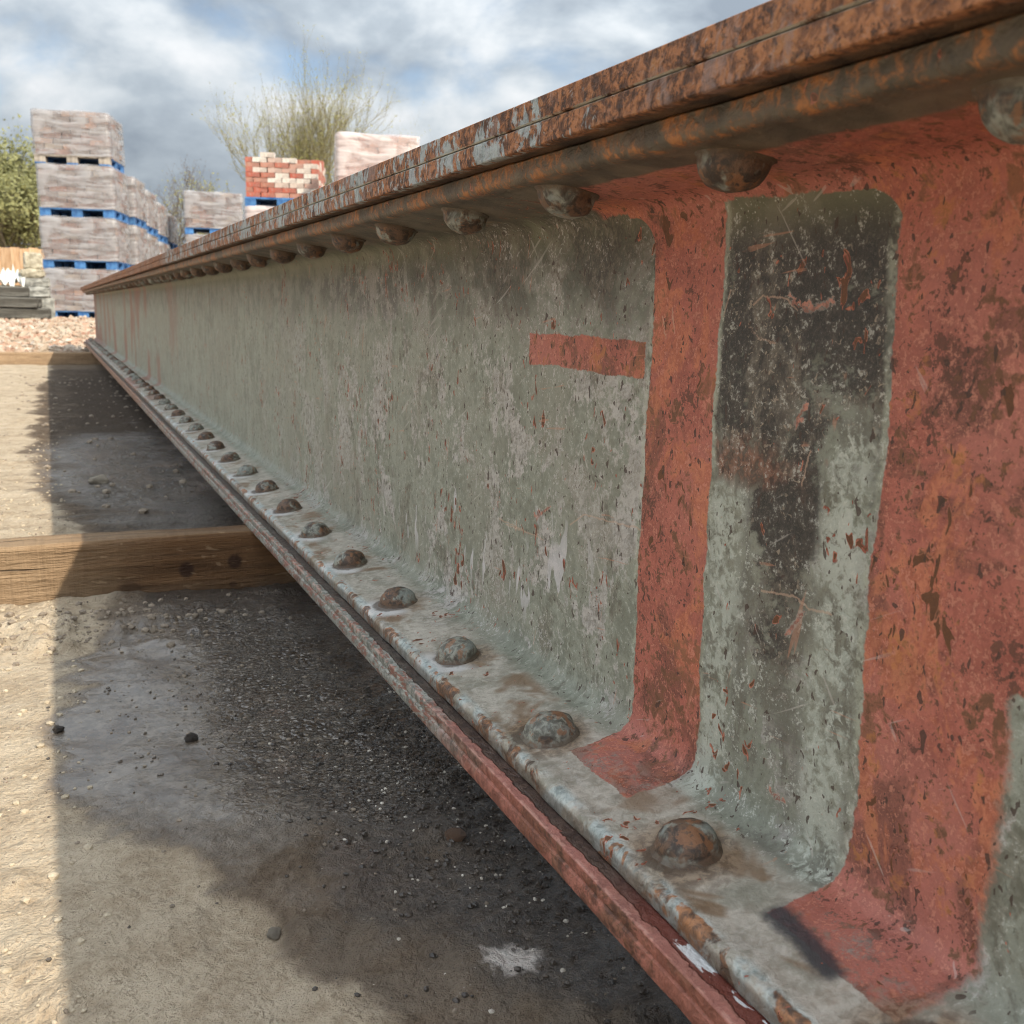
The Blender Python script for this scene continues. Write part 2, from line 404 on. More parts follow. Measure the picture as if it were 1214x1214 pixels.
        c = M.mix(ringm*rd.sm(.034, .024)*Y.box(.60, 2.6, .06)*(X + u*.35).sm(.266, .250)*.85, c, (.66, .64, .62))
        c = M.mix(ringm*rd.sm(.0205, .017)*.75, c, (.085, .055, .035))  # innermost ring: dirt, with the contact shade painted into its colour
        toe = X.sm(.2475, .2415)
        toer = (toe*.62 + (M.noise(P, 45, 4, .65, .6) - .5)*2.2).sm(.62, .80)
        blue = M.mix(n_hi.sm(.35, .6), (.22, .27, .26), (.47, .52, .50))
        c = M.mix(toe*(n_md.sm(.42, .56))*.8*lowf, c, blue)
        c = M.mix((toer*lowf*.9).max((toe*(n_md*.5+n_hi*.5).sm(.44, .6))*under.max(Z.sm(0, .05))), c, rust)
        c = M.mix(X.sm(.2415, .2385)*.6*Z.sm(-.258, -.262), c, (.07, .045, .03))
        # far end: bare reddish streaks
        fars = M.noise(P, 6, 4, .6, .3, st=(1, .5, .28)).sm(.50, .58)*Y.sm(2.4, 3.4)
        c = M.mix((fars*.85).max(Y.sm(7.35, 7.6)*.8), c, (.27, .125, .085))
        # chips: red primer, then rusty metal in the middle
        dens = (chip_m - .5)*.62 - .030 + Z.box(-.02, .04, .02)*Y.box(.5, .8, .05)*.012 + Y.box(.50, 1.6, .12)*.012 + between*.022
        cf = chip_f + dens
        c1_ = cf.sm(.690, .700)*(redm*.7).inv()
        c2_ = cf.sm(.715, .728)
        c = M.mix(c1_, c, M.mix(n_hi.sm(.4, .6), (.30, .085, .05), (.50, .19, .12)))
        c = M.mix(c2_, c, M.mix(n_fi, (.07, .028, .014), (.20, .075, .025)))
        pit = (M.noise(P, 230, 2, .5, .4, st=(1, 1, .6)) + (blot - .5)*.10).sm(.660, .675)
        c = M.mix(pit*.85*onweb, c, (.06, .032, .022))
        # scratches: pale on the coat, orange where they reach the primer
        s1 = paintscratch(.5, 130, .705, (1, .12, 1.6)).max(paintscratch(-.9, 150, .715, (1, .10, 1.6)))
        s2 = paintscratch(1.35, 120, .70, (1, .10, 1.5)).max(paintscratch(.1, 170, .715, (1, .12, 1.7)))
        c = M.mix(s1*.32*onweb*(n_lo.sm(.45, .55)), c, (.62, .56, .50))
        c = M.mix(s2*.4*onweb*(n_md.sm(.48, .56)), c, (.55, .25, .15))
        wy = (n_hi - .5)*.016 + (n_md - .5)*.010; wz = (n_hi - .5)*-.012 + (n_fi - .5)*.004
        pl = strokes(Y + wy, Z + wz, PEEL, .0006)
        c = M.mix(pl.sm(.0016, .0006)*.4*onweb*n_md.sm(.4, .5), c, (.50, .45, .38))
        c = M.mix(pl.sm(.0008, .0001)*.9*onweb*(n_hi*.5 + n_fi*.5).sm(.40, .47), c, M.mix(n_hi.sm(.42, .58), (.25, .095, .065), (.52, .22, .15)))
        th = strokes(Y + wy*.3, Z + wz*.3, THIN, .0003)
        c = M.mix(th.sm(.0005, .0)*.5*onweb*(n_md*.5+n_fi*.5).sm(.36, .46), c, (.55, .36, .25))
        rough = .52 + n_hi*.22 - flange*.10 - dk*.06
        ripple = M.noise(P, 95, 2, .5, .8)*flange.max(Z.sm(-.225, -.24))*lowf
        toeh = X.sm(.252, .244)
        cfb = (chip_f + (chip_m - .5)*.62).sm(.700, .712)
        h = n_hi*.42 + n_fi*.25 + n_md*.22 + ripple*.9 - cfb*.45 + (n_hi + n_md)*toeh*.7
        return M.done(c, rough, h, .0015, .9)
    if kind == 'top':
        y = Y
        paintc = M.mix(n_hi.sm(.35, .6), (.23, .255, .245), (.40, .43, .415))
        paintc = M.mix(streak2.sm(.45, .62)*.4, paintc, (.34, .33, .34))
        ru = M.mix((blot*.5 + n_hi*.5).sm(.38, .58), M.mix(n_hi.sm(.4, .6), (.085, .038, .020), (.210, .085, .038)), M.mix(n_hi.sm(.4, .6), (.215, .088, .038), (.42, .175, .073)))
        ru = M.mix((M.noise(P, 260, 3, .6, .4)*.7 + n_fi*.3).sm(.54, .60)*.8, ru, (.04, .021, .014))
        ru = M.mix((n_hi*.5 + n_md*.5).sm(.53, .63)*.8, ru, (.36, .165, .065))
        ru = M.mix(blot2.sm(.53, .60)*.6, ru, (.30, .20, .165))
        ru = M.mix((brush*.5 + n_hi*.5).sm(.58, .66)*.55, ru, (.32, .27, .24))
        keep = Y.box(.50, 2.3, .14)*.47 + Y.box(.40, .55, .03)*.20 + Y.sm(3, 5)*.12
        pm = (keep + (M.noise(P, 90, 5, .68, .5, st=(1, 1, .7)) - .5)*1.9 + (n_md - .5)*1.0 - .12 - Z.sm(.0965, .1035)*.10).sm(.32, .44)
        pm = pm*X.sm(.234, .230)
        c = M.mix(pm, ru, paintc)
        seam = (Z + (n_hi - .5)*.0012 - .0925).abs().sm(.0011, .0004)*X.sm(.232, .229)*(n_md*.6 + n_hi*.4).sm(.40, .50)*Y.sm(1.6, 1.1)
        c = M.mix(seam*.8, c, (.46, .44, .36))
        c = M.mix(X.sm(.228, .234)*Z.sm(.084, .0825), c, M.mix(n_md.sm(.4, .6), (.05, .028, .016), (.14, .075, .038)))
        h = n_hi*1.0 + n_fi*.4 + n_md*.6 + M.noise(P, 260, 2, .6, .4)*.5
        return M.done(c, .62 + n_hi*.2, h, .0022, 1, spec=.4)
    if kind == 'bottom':
        wobx = (M.noise(P, 90, 3, .6, .3) - .5)*.007
        near = (Y + (n_md - .5)*.30 + (n_lo - .5)*.2).sm(.66, .52)
        grey = M.mix(n_hi.sm(.35, .62), (.16, .16, .135), (.38, .37, .32))
        grey = M.mix((brush*.5 + M.noise(P, 120, 3, .6, .5, st=(1, .3, 1))*.5).sm(.49, .56)*.85, grey, (.27, .10, .062))
        grey = M.mix((n_md*.5 + n_hi*.5).sm(.54, .62)*.7, grey, (.42, .37, .34))
        pink = M.mix((n_md*.4 + n_hi*.6).sm(.40, .60), (.21, .078, .052), (.45, .17, .118))
        pink = M.mix(blot.sm(.48, .55)*.75, pink, M.mix(n_hi.sm(.4, .6), (.085, .045, .028), (.24, .115, .065)))
        pink = M.mix((n_hi*.6 + brush*.4).sm(.54, .64)*.75, pink, (.13, .062, .036))
        pink = M.mix(n_lo.sm(.42, .62)*.3, pink, (.36, .115, .068))
        orang = M.mix(n_hi.sm(.4, .6), (.22, .095, .045), (.42, .22, .12))
        c = M.mix(near, grey, pink)
        c = M.mix((Y + (n_lo - .5)*3).sm(2.0, 3.6)*.75, c, orang)
        c = M.mix((n_md + (n_fi-.5)*.2).sm(.57, .63)*.6, c, rustd)
        flat = Z.sm(-.2693, -.2684)
        stain = (X + wobx).sm(.2308, .2318)*flat
        dkst = M.mix(n_hi.sm(.4, .6), (.035, .024, .018), (.085, .058, .042))
        c = M.mix(flat*.55*near, c, M.mix(n_hi, (.36, .135, .11), (.56, .25, .20)))
        c = M.mix(stain*.93, c, M.mix(Y.sm(.40, .34), dkst, (.17, .045, .03)))
        white = stain*Y.box(.20, .335, .004)*(M.noise(P, 110, 3, .6, .6, st=(1, .45, 1)) + (X - .234)*14).sm(.53, .56)*X.sm(.2325, .2335)
        c = M.mix(white, c, (.74, .73, .72))
        ridge = (X - .2262).abs().sm(.0013, .0004)*Z.sm(-.271, -.2695)*(n_hi*.5 + n_md*.5).sm(.46, .56)
        c = M.mix(ridge*.6, c, (.60, .33, .26))
        rough = .58 + n_hi*.2 - stain*.28 - white*.05
        h = n_hi*.8 + n_fi*.25 + n_md*.6 + M.noise(P, 60, 3, .6, .6, st=(1, .35, 1))*1.0 - stain*.5
        return M.done(c, rough, h, .0024, 1)
    # rivet heads
    tone = rnd
    gcol = M.mix(n_hi.sm(.38, .62), (.10, .095, .075), (.30, .30, .25))
    hang = M.noise(P, 60, 3, .6, .4)
    rm = (hang + (rnd - .5)*.22 + brown).sm(.44, .54)
    c = M.mix(rm, gcol, M.mix(n_hi.sm(.4, .6), (.050, .034, .025), (.150, .085, .050)))
    c = M.mix((M.noise(P, 130, 3, .6, .3) + lz*5.0).sm(.61, .67)*.6, c, (.30, .13, .055))
    c = M.mix((hang + (n_hi-.5)*.3).sm(.42, .34)*.5, c, (.32, .35, .32))
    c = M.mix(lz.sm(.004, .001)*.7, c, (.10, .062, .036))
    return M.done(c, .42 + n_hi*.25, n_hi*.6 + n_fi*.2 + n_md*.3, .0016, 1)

BEAM_M, TOP_M, BOT_M, RIVET_M = paint('weathered_web_paint', 'beam'), paint('rusted_top_plate', 'top'), paint('rusted_bottom_plate', 'bottom'), paint('rivet_paint', 'rivet', -.025)

# ------------------------------------------------------------------ girder
GL = Vector((.314, 3.6, -.2866))
girder = empty('riveted_girder', GL, 'long riveted iron girder with flaking green and red paint lying on timber bearers', 'girder')
ys = np.concatenate([np.arange(-.5, .18, .02), np.arange(.18, 1.3, .0032), np.arange(1.3, 3, .012), np.arange(3, 7.86, .05), [7.86]])

def bez(a, b, c, n):
    return [((1-t)**2*a[0]+2*t*(1-t)*b[0]+t*t*c[0], (1-t)**2*a[1]+2*t*(1-t)*b[1]+t*t*c[1]) for t in [i/n for i in range(n+1)]]
L = []
L += lerp_path([(.314, -.268), (.2400, -.268)], .012)
L += arc(.2400, -.2660, .0020, -90, -180, 3)[1:]
L += [(.2380, -.2632)]
L += arc(.2424, -.2607, .0044, -180, -262, 6)[1:]
L += lerp_path([L[-1], (.2955, -.2490)], .004)[1:]
L += bez((.2955, -.2490), (.3088, -.2472), (.309, -.2345), 8)[1:]
L += lerp_path([(.309, -.2345), (.309, .046)], .0036)[1:]
L += bez((.309, .046), (.3088, .0605), (.2955, .0618), 8)[1:]
L += lerp_path([(.2955, .0618), (.2440, .0690)], .004)[1:]
L += arc(.2430, .0738, .0050, -98, -180, 6)[1:]
L += [(.2380, .0764)]
L += arc(.2400, .0786, .0020, -180, -270, 3)[1:]
L += lerp_path([L[-1], (.314, .0806)], .012)[1:]
Rr = [(.628-x, z) for x, z in L[::-1]]
Rr = [q for i, q in enumerate(Rr) if i % 3 == 0 or abs(q[0]-.319) > .002]
prof = L + Rr[1:-1]
def beam_disp(V, N):
    d = fbm(V, 28, 3, 3)*.0004 + fbm(V, 140, 2, 5)*.00016
    toe = sst(.252-V[:, 0], 0, .010)
    d = d + toe*(fbm(V*[1, .6, 1], 90, 3, 8)*.0004 + fbm(V*[1, .5, 1], 18, 2, 9)*.0006)
    low = sst(-.230-V[:, 2], 0, .012)*sst(V[:, 0], .27, .285)*(V[:, 0] < .3095)
    d = d + low*(fbm(V, 75, 2, 12)*.0009 + fbm(V, 30, 2, 14)*.0010)
    flg = sst(.285-V[:, 0], 0, .01)
    return d + flg*fbm(V, 45, 2, 15)*.0005
beam = link('rolled_beam', loft('rolled_beam', prof, ys, beam_disp), BEAM_M, girder, -GL)

def plate(name, z0, z1, mat, seed, nose, rough):
    t = z1 - z0; x0, x1 = .225, .403
    pr = lerp_path([(x1, z0+.0002), (x0+nose, z0+.0002)], .012)
    pr += lerp_path(nose_pts(x0, z0+.0002, z1-.0002, nose, name), .0022)[0:]
    pr += lerp_path([(x0+nose*1.0, z1-.0002), (.250, z1-.0002)], .004)[1:] + lerp_path([(.250, z1-.0002), (x1, z1-.0002)], .012)[1:]
    cl = [pr[0]]
    for q in pr[1:]:
        if math.dist(q, cl[-1]) > 5e-4: cl.append(q)
    def dsp(V, N):
        e = sst(.240-V[:, 0], 0, .008)
        d = e*(fbm(V*[1, .45, 1], 60, 3, seed)*rough + fbm(V*[1, .5, 1], 9, 2, seed+3)*rough*.9)
        return d*np.where(np.abs(N[:, 2]) > .95, .15, 1)
    return link(name, loft(name, cl, ys, dsp), mat, girder, -GL)
def nose_pts(x0, z0, z1, n, name):
    t = z1 - z0
    if 'bottom' in name:   # old rolled edge: a ridge above, a fuller lower half
        return [(x0+n, z0), (x0+.0004, z0+.0008), (x0-.0004, z0+t*.32), (x0, z0+t*.52), (x0+.0013, z0+t*.57), (x0+.0005, z0+t*.70), (x0+.0003, z1-.0007), (x0+n, z1)]
    return [(x0+n, z0), (x0+.0002, z0+.0006), (x0, z0+t*.5), (x0+.0002, z1-.0006), (x0+n, z1)]
plate('bottom_cover_plate', -.2866, -.2682, BOT_M, 31, .0009, .00055)
plate('top_cover_plate', .0808, .0922, TOP_M, 41, .0008, .0004)
plate('top_cover_plate', .0925, .1041, TOP_M, 51, .0008, .0005)

def rivet_mesh(seed):
    R, H = .0153, .0140; r = random.Random(seed); V = []; F = []; n = 28
    pr = [(.0176, -.0006), (.0172, .0007), (.0158, .0014), (.0155, .0030)] + [(R*math.cos(a)*.995, .003 + (H-.003)*math.sin(a)) for a in [math.radians(q) for q in (12, 24, 36, 48, 60, 72, 82)]]
    for (a, h) in pr:
        for k in range(n): V.append((a*math.cos(2*math.pi*k/n), a*math.sin(2*math.pi*k/n), h))
    V.append((0, 0, H))
    V = np.array(V); V += (V/ (np.linalg.norm(V, axis=1)[:, None]+1e-9))*(fbm(V, 110, 2, seed)*.0012 + fbm(V, 320, 2, seed+4)*.0004)[:, None]
    V[:, 0] *= 1 + r.uniform(-.03, .03); V[:, 1] *= 1 + r.uniform(-.03, .03); V[:, 0] += V[:, 2]*r.uniform(-.06, .06); V[:, 1] += V[:, 2]*r.uniform(-.06, .06)
    for i in range(len(pr)-1):
        for k in range(n): F.append((i*n+k, i*n+(k+1) % n, (i+1)*n+(k+1) % n, (i+1)*n+k))
    b = (len(pr)-1)*n
    for k in range(n): F.append((b+k, b+(k+1) % n, len(V)-1))
    me = mesh('rivet', V, F, True); me.materials.append(RIVET_M); return me
RV = [rivet_mesh(s) for s in (1, 2, 3, 4)]
HUNG_M = paint('hung_rivet_paint', 'rivet', .07)
RVT = [m.copy() for m in RV]
for m in RVT: m.materials[0] = HUNG_M
rr = random.Random(5)
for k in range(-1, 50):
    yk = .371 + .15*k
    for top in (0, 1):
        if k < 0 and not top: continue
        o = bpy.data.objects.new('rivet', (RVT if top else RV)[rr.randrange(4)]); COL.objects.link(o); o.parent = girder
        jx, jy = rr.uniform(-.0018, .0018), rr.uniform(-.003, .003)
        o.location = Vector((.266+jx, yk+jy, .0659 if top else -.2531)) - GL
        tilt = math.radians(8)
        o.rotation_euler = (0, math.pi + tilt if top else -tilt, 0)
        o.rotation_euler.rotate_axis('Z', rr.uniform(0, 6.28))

# ------------------------------------------------------------------ ground
def gheight(x, y):
    """smooth lie of the land: flat beside the girder, a low rubble bank behind its far end"""
    h = GZ + .12*sst(y, 7.2, 14) + .03*sst(y, 14, 40)
    return h
def ground_z(x, y, fine=True):
    p = np.stack([x, y, np.zeros_like(x)], 1)
    d = np.hypot(x-.1, y-.9)
    z = gheight(x, y)
    amp = 1 - sst(d, 5, 12)*.6
    z = z + fbm(p, 1.7, 2, 61)*.006*amp + fbm(p, 9, 3, 62)*.0052*amp
    if fine:
        near = 1 - sst(d, 1.6, 4)
        lump = np.maximum(0, fbm(p, 26, 3, 63)-.05)
        z = z + near*(lump*.011 + fbm(p, 70, 3, 64)*.0022 + np.maximum(0, fbm(p, 120, 2, 66)-.15)*.0035)
        shz = np.exp(-(((x-.12)*4.6)**2 + ((y-.95)*3.2)**2)**2) + np.exp(-(((x-.15)*4.6)**2 + ((y-2.35)*1.25)**2)**2)
        z = z - near*.9*np.clip(shz, 0, 1)*(lump*.011 + fbm(p, 70, 3, 64)*.0022 + np.maximum(0, fbm(p, 120, 2, 66)-.15)*.0035)
        # trampled ridge of mud just this side of the timber
        rid = np.exp(-((x+.0)/.16)**2)*np.exp(-((y-1.18)/.07)**2)
        z = z + rid*(np.maximum(0, fbm(p, 38, 3, 65))*.024)
    # ground pulled down a little below the timbers so they bed in cleanly
    return z
def axis(bands):
    out = []
    for a, b, st in bands: out += list(np.arange(a, b, st))
    return np.array(out)
gxs = np.concatenate([-np.geomspace(600, 1.2, 26), np.arange(-1.1, -.30, .04), np.arange(-.30, .42, .0042), np.arange(.42, 1.2, .04), np.geomspace(1.2, 600, 26)])
gys = np.concatenate([-np.geomspace(300, .4, 16), np.arange(-.3, .36, .03), np.arange(.36, 1.5, .0046), np.arange(1.5, 2.8, .010), np.arange(2.8, 7, .03), np.arange(7, 20, .15), np.geomspace(20, 1200, 24)])
XX, YY = np.meshgrid(gxs, gys); xf, yf = XX.ravel(), YY.ravel()
gv = np.stack([xf, yf, ground_z(xf, yf)], 1); nx, ny = len(gxs), len(gys)
ii = (np.arange(ny-1)[:, None]*nx + np.arange(nx-1)[None]).ravel()
gme = bpy.data.meshes.new('ground')
gme.vertices.add(len(gv)); gme.vertices.foreach_set('co', gv.ravel())
gf = np.stack([ii, ii+1, ii+nx+1, ii+nx], 1)
gme.loops.add(gf.size); gme.loops.foreach_set('vertex_index', gf.ravel().astype(np.int32))
gme.polygons.add(len(gf)); gme.polygons.foreach_set('loop_start', (np.arange(len(gf))*4).astype(np.int32)); gme.polygons.foreach_set('loop_total', np.full(len(gf), 4, np.int32))
gme.polygons.foreach_set('use_smooth', np.ones(len(gf), bool)); gme.update(calc_edges=True)

def ground_mat():
    M = Mat('yard_mud'); P = M.obj(); X, Y, Z = M.xyz(P)
    n1 = M.noise(P, 5, 4, .6, .4); n2 = M.noise(P, 24, 4, .62, .3); n3 = M.noise(P, 110, 4, .65, .3); n4 = M.noise(P, 420, 3, .7)
    flat = M.noise(P, 9, 5, .66, .5, st=(1, 1.7, 1))
    dry = M.mix((n2*.5+n3*.5).sm(.36, .64), (.365, .280, .190), (.555, .450, .325))
    dry = M.mix(flat.sm(.45, .65)*.5, dry, (.60, .50, .375))
    dry = M.mix((n3*.6 + n4*.4).sm(.56, .62)*.6, dry, (.25, .19, .13))
    dry = M.mix(M.noise(P, 13, 6, .7, .6).sm(.54, .60)*.35, dry, (.30, .24, .175))
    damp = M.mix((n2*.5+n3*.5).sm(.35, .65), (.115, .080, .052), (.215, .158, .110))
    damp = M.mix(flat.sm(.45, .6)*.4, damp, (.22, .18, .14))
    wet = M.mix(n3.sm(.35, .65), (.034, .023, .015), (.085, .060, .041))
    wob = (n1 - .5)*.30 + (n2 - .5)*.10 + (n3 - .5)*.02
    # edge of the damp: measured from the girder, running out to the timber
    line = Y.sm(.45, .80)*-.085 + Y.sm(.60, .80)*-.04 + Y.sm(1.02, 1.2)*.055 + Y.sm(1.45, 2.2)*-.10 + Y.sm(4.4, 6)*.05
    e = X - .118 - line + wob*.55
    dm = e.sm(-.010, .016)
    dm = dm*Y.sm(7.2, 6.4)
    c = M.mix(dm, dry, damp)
    wetm = (e - .055 + (n1 - .5)*.16 + (n2 - .5)*.10).sm(-.02, .075)*Y.sm(6.8, 5)
    # the sheet of wet mud in front of the timber
    sheet = (((X - .12)*4.2 + (n1-.5)*1.2).pow(2.0) + ((Y - .93)*3.0 + (n2-.5)*.7).pow(2.0)).sm(1.15, .25)
    sheet2 = (((X - .15)*4.6 + (n1-.5)*1.4).pow(2.0) + ((Y - 2.35)*1.25 + (n1-.5)*1.0).pow(2.0)).sm(1.15, .2)
    wetm = wetm.max((Y + (n1-.5)*.5).box(1.38, 6.0, .1)*e.sm(-.01, .05)*(.45 + n2.sm(.42, .58)*.5))
    wetm = wetm.max(sheet*.75).max(sheet2*.8)*dm
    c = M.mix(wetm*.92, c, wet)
    pale = M.mix(n3.sm(.4, .6), (.105, .081, .058), (.185, .149, .112))
    c = M.mix(sheet.max(sheet2)*dm*n2.sm(.34, .60)*.85, c, pale)
    silt = M.mix(n3, (.15, .085, .055), (.25, .17, .12))
    c = M.mix(((n1*.5 + n2*.5).sm(.50, .60))*(X - .21).abs().sm(.12, .03)*Y.box(.60, 1.0, .08)*.8, c, silt)
    # far strip: trodden brick dust
    far = (Y + (n1 - .5)*2.0).sm(6.7, 7.6)
    dust = M.mix((n2*.5 + n1*.5).sm(.4, .6), (.36, .26, .18), (.50, .40, .30))
    c = M.mix(far, c, dust)
    spk = M.vor(P, 300).sm(.16, .10)*n2.sm(.5, .6)
    c = M.mix(spk*.35, c, (.50, .45, .38))
    gl = M.noise(P, 150, 3, .65, .6)
    sh = sheet.max(sheet2)*dm
    xm = (X + Y.sm(1.3, 1.5)*.10 + (n1 - .5)*.14).sm(.09, .17)
    glm = wetm*(1.0 - Y.box(1.36, 7.0, .03)*(1.0 - sheet2*.7))
    rough = .88 - glm*.62 + n3*.10
    rough = rough - sh*(xm*.08 + .32) + n2*sh*.08
    c = M.mix((((X - .216)/.021).pow(2.0) + ((Y - .459)/.017).pow(2.0) + (n2 - .5)*2.0 + (n3 - .5)*2.6).sm(1.0, .2)*.95, c, M.mix(n3.sm(.35, .65), (.55, .46, .40), (.86, .78, .70)))
    h = (n3*.75 + n4*.75 + n2*.3 + M.vor(P, 75)*-.4)*(1.0 - sh*.90) + M.vor(P, 170)*-.40*(1.0 - sh*(1.0 - xm)) + (M.noise(P, 190, 3, .6, .8) + (n2 - .5)*.5).sm(.44, .66)*sh*1.1*xm
    return M.done(c, rough.max(.14), h, .0055, 1, spec=.22 + glm*.6 + sh*.4)
ground = tag(link('ground', gme, ground_mat()), kind='structure')

def pebble_mesh(name, seed, sub=1, flat=.65):
    bm = bmesh.new(); bmesh.ops.create_icosphere(bm, subdivisions=sub, radius=1); r = random.Random(seed)
    V = np.array([v.co[:] for v in bm.verts]); d = fbm(V+seed*3.1, 1.1, 2, seed)*.45
    for v, q, k in zip(bm.verts, V, d): v.co = Vector(q)*(1+k); v.co.z *= flat
    me = bpy.data.meshes.new(name); bm.to_mesh(me); bm.free(); me.polygons.foreach_set('use_smooth', [True]*len(me.polygons)); return me
def stone_mat(name, a, b, rough=.8, bump=.002):
    M = Mat(name); P = M.obj(); n = M.noise(P, 60, 4, .65, .3); n2 = M.noise(P, 350, 3, .6)
    return M.done(M.mix((n*.6+n2*.4).sm(.36, .64), a, b), rough, n + n2*.4, bump, 1)
def scatter(name, n, fn, size, mat, seed, kind='stuff', sink=.35, flat=.7):
    """many small stones joined into one mesh"""
    r = np.random.default_rng(seed); protos = []
    for k in range(5):
        me = pebble_mesh('gravel_stone', seed+k, 1, flat); v = np.array([q.co[:] for q in me.vertices]); f = np.array([p.vertices[:] for p in me.polygons]); protos.append((v, f)); bpy.data.meshes.remove(me)
    V = []; F = []; off = 0
    pts = fn(r, n); zz = ground_z(pts[:, 0], pts[:, 1])
    for (x, y), z in zip(pts, zz):
        v, f = protos[r.integers(5)]; s = size[0] + (size[1]-size[0])*r.random()**3; a = r.random()*6.28
        R = np.array([[math.cos(a), -math.sin(a), 0], [math.sin(a), math.cos(a), 0], [0, 0, 1]])
        q = (v*s*np.array([1, .6+.5*r.random(), 1]))@R.T + np.array([x, y, z + s*flat*(.5-sink)]); V.append(q); F.append(f+off); off += len(v)
    me = mesh(name, np.concatenate(V), np.concatenate(F), False)
    o = link(name, me, mat); return tag(o, kind=kind)
dark_st = stone_mat('dark_grit', (.024, .018, .014), (.095, .072, .054), .30)
wet_st = stone_mat('wet_grit', (.05, .040, .031), (.15, .12, .092), .13, .0008)
pale_st = stone_mat('pale_grit', (.34, .29, .23), (.62, .56, .48), .7)
mud_st = stone_mat('mud_crumb', (.16, .125, .09), (.30, .24, .18), .85)
dry_st = stone_mat('dry_crumb', (.36, .29, .20), (.52, .43, .31), .9)
def p_dark(r, n):
    x = .25 + r.normal(0, .045, n); y = .66 + r.normal(0, .12, n); return np.stack([np.clip(x, .05, .40), np.clip(y, .36, 1.1)], 1)
def p_near(r, n): return np.stack([r.uniform(-.25, .40, n), .36 + 1.6*r.random(n)**1.4], 1)
def p_wet(r, n): return np.stack([np.clip(.15 + r.normal(0, .09, n), -.05, .4), np.clip(.9 + r.normal(0, .18, n), .4, 1.25)], 1)
def p_far(r, n): return np.stack([r.uniform(-.5, .42, n), r.uniform(1.4, 5.5, n)], 1)
def p_ridge(r, n): return np.stack([.0 + r.normal(0, .09, n), 1.18 + r.normal(0, .05, n)], 1)
def p_gl(r, n):
    a = np.stack([np.clip(.17 + r.normal(0, .075, n), -.02, .4), np.clip(.95 + r.normal(0, .16, n), .55, 1.28)], 1); b = np.stack([.15 + r.normal(0, .09, n), 2.3 + r.normal(0, .55, n)], 1)
    return np.where(r.random(n)[:, None] < .72, a, np.clip(b, [-.1, 1.42], [.42, 5]))
scatter('wet_grit', 1600, p_gl, (.0004, .0022), wet_st, 10)
scatter('dark_gravel', 3000, p_dark, (.0004, .0028), dark_st, 11)
scatter('pale_grit', 420, p_dark, (.0004, .0019), pale_st, 12)
scatter('mud_crumbs', 400, p_wet, (.0006, .0022), mud_st, 13)
scatter('mud_crumbs', 300, p_near, (.0005, .0024), mud_st, 14)
scatter('mud_crumbs', 380, p_ridge, (.001, .0060), mud_st, 15)
scatter('mud_crumbs', 700, p_far, (.002, .011), mud_st, 16)
scatter('dry_crumbs', 2600, lambda r, n: np.stack([r.uniform(-.3, .012, n), .42 + 2.4*r.random(n)**1.7], 1), (.0006, .0042), dry_st, 17)
def pebble(x, y, r, label, mat, seed, flat=.6, cat='stone', name='pebble', sq=(1, 1), rz=0, lift=.2):
    me = pebble_mesh(name, seed, 4, flat); jv = np.array([q.co[:] for q in me.vertices]); jv *= 1 + (fbm(jv + seed, 3.2, 3, seed)*.16)[:, None]; me.vertices.foreach_set('co', jv.ravel()); o = link(name, me, mat); o.scale = (r*sq[0], r*sq[1], r); o.rotation_euler = (0, 0, rz)
    z = float(ground_z(np.array([x]), np.array([y]))[0]); o.location = (x, y, z + r*flat*lift); return tag(o, label, cat)
buff = stone_mat('buff_stone', (.26, .215, .16), (.40, .34, .265), .8)
pebble(.100, .540, .0042, 'small smooth buff pebble alone on brown damp mud', buff, 71, .6, lift=.3)
pebble(.077, 2.177, .017, 'round brown pebble on wet ground beyond the first timber', buff, 72, .6, lift=.4)
pebble(.09, .838, .0050, 'small dark pebble standing on the grey wet mud sheet', dark_st, 73, .8, lift=.5)
pebble(-.012, .905, .0048, 'small dark pebble lying across the edge of the shadow', dark_st, 74, .7, lift=.5)
pebble(.235, .60, .0075, 'brown rounded pebble bedded in dark gravel', stone_mat('brown_stone', (.15, .08, .045), (.26, .15, .09), .5), 75, .5, lift=.2)

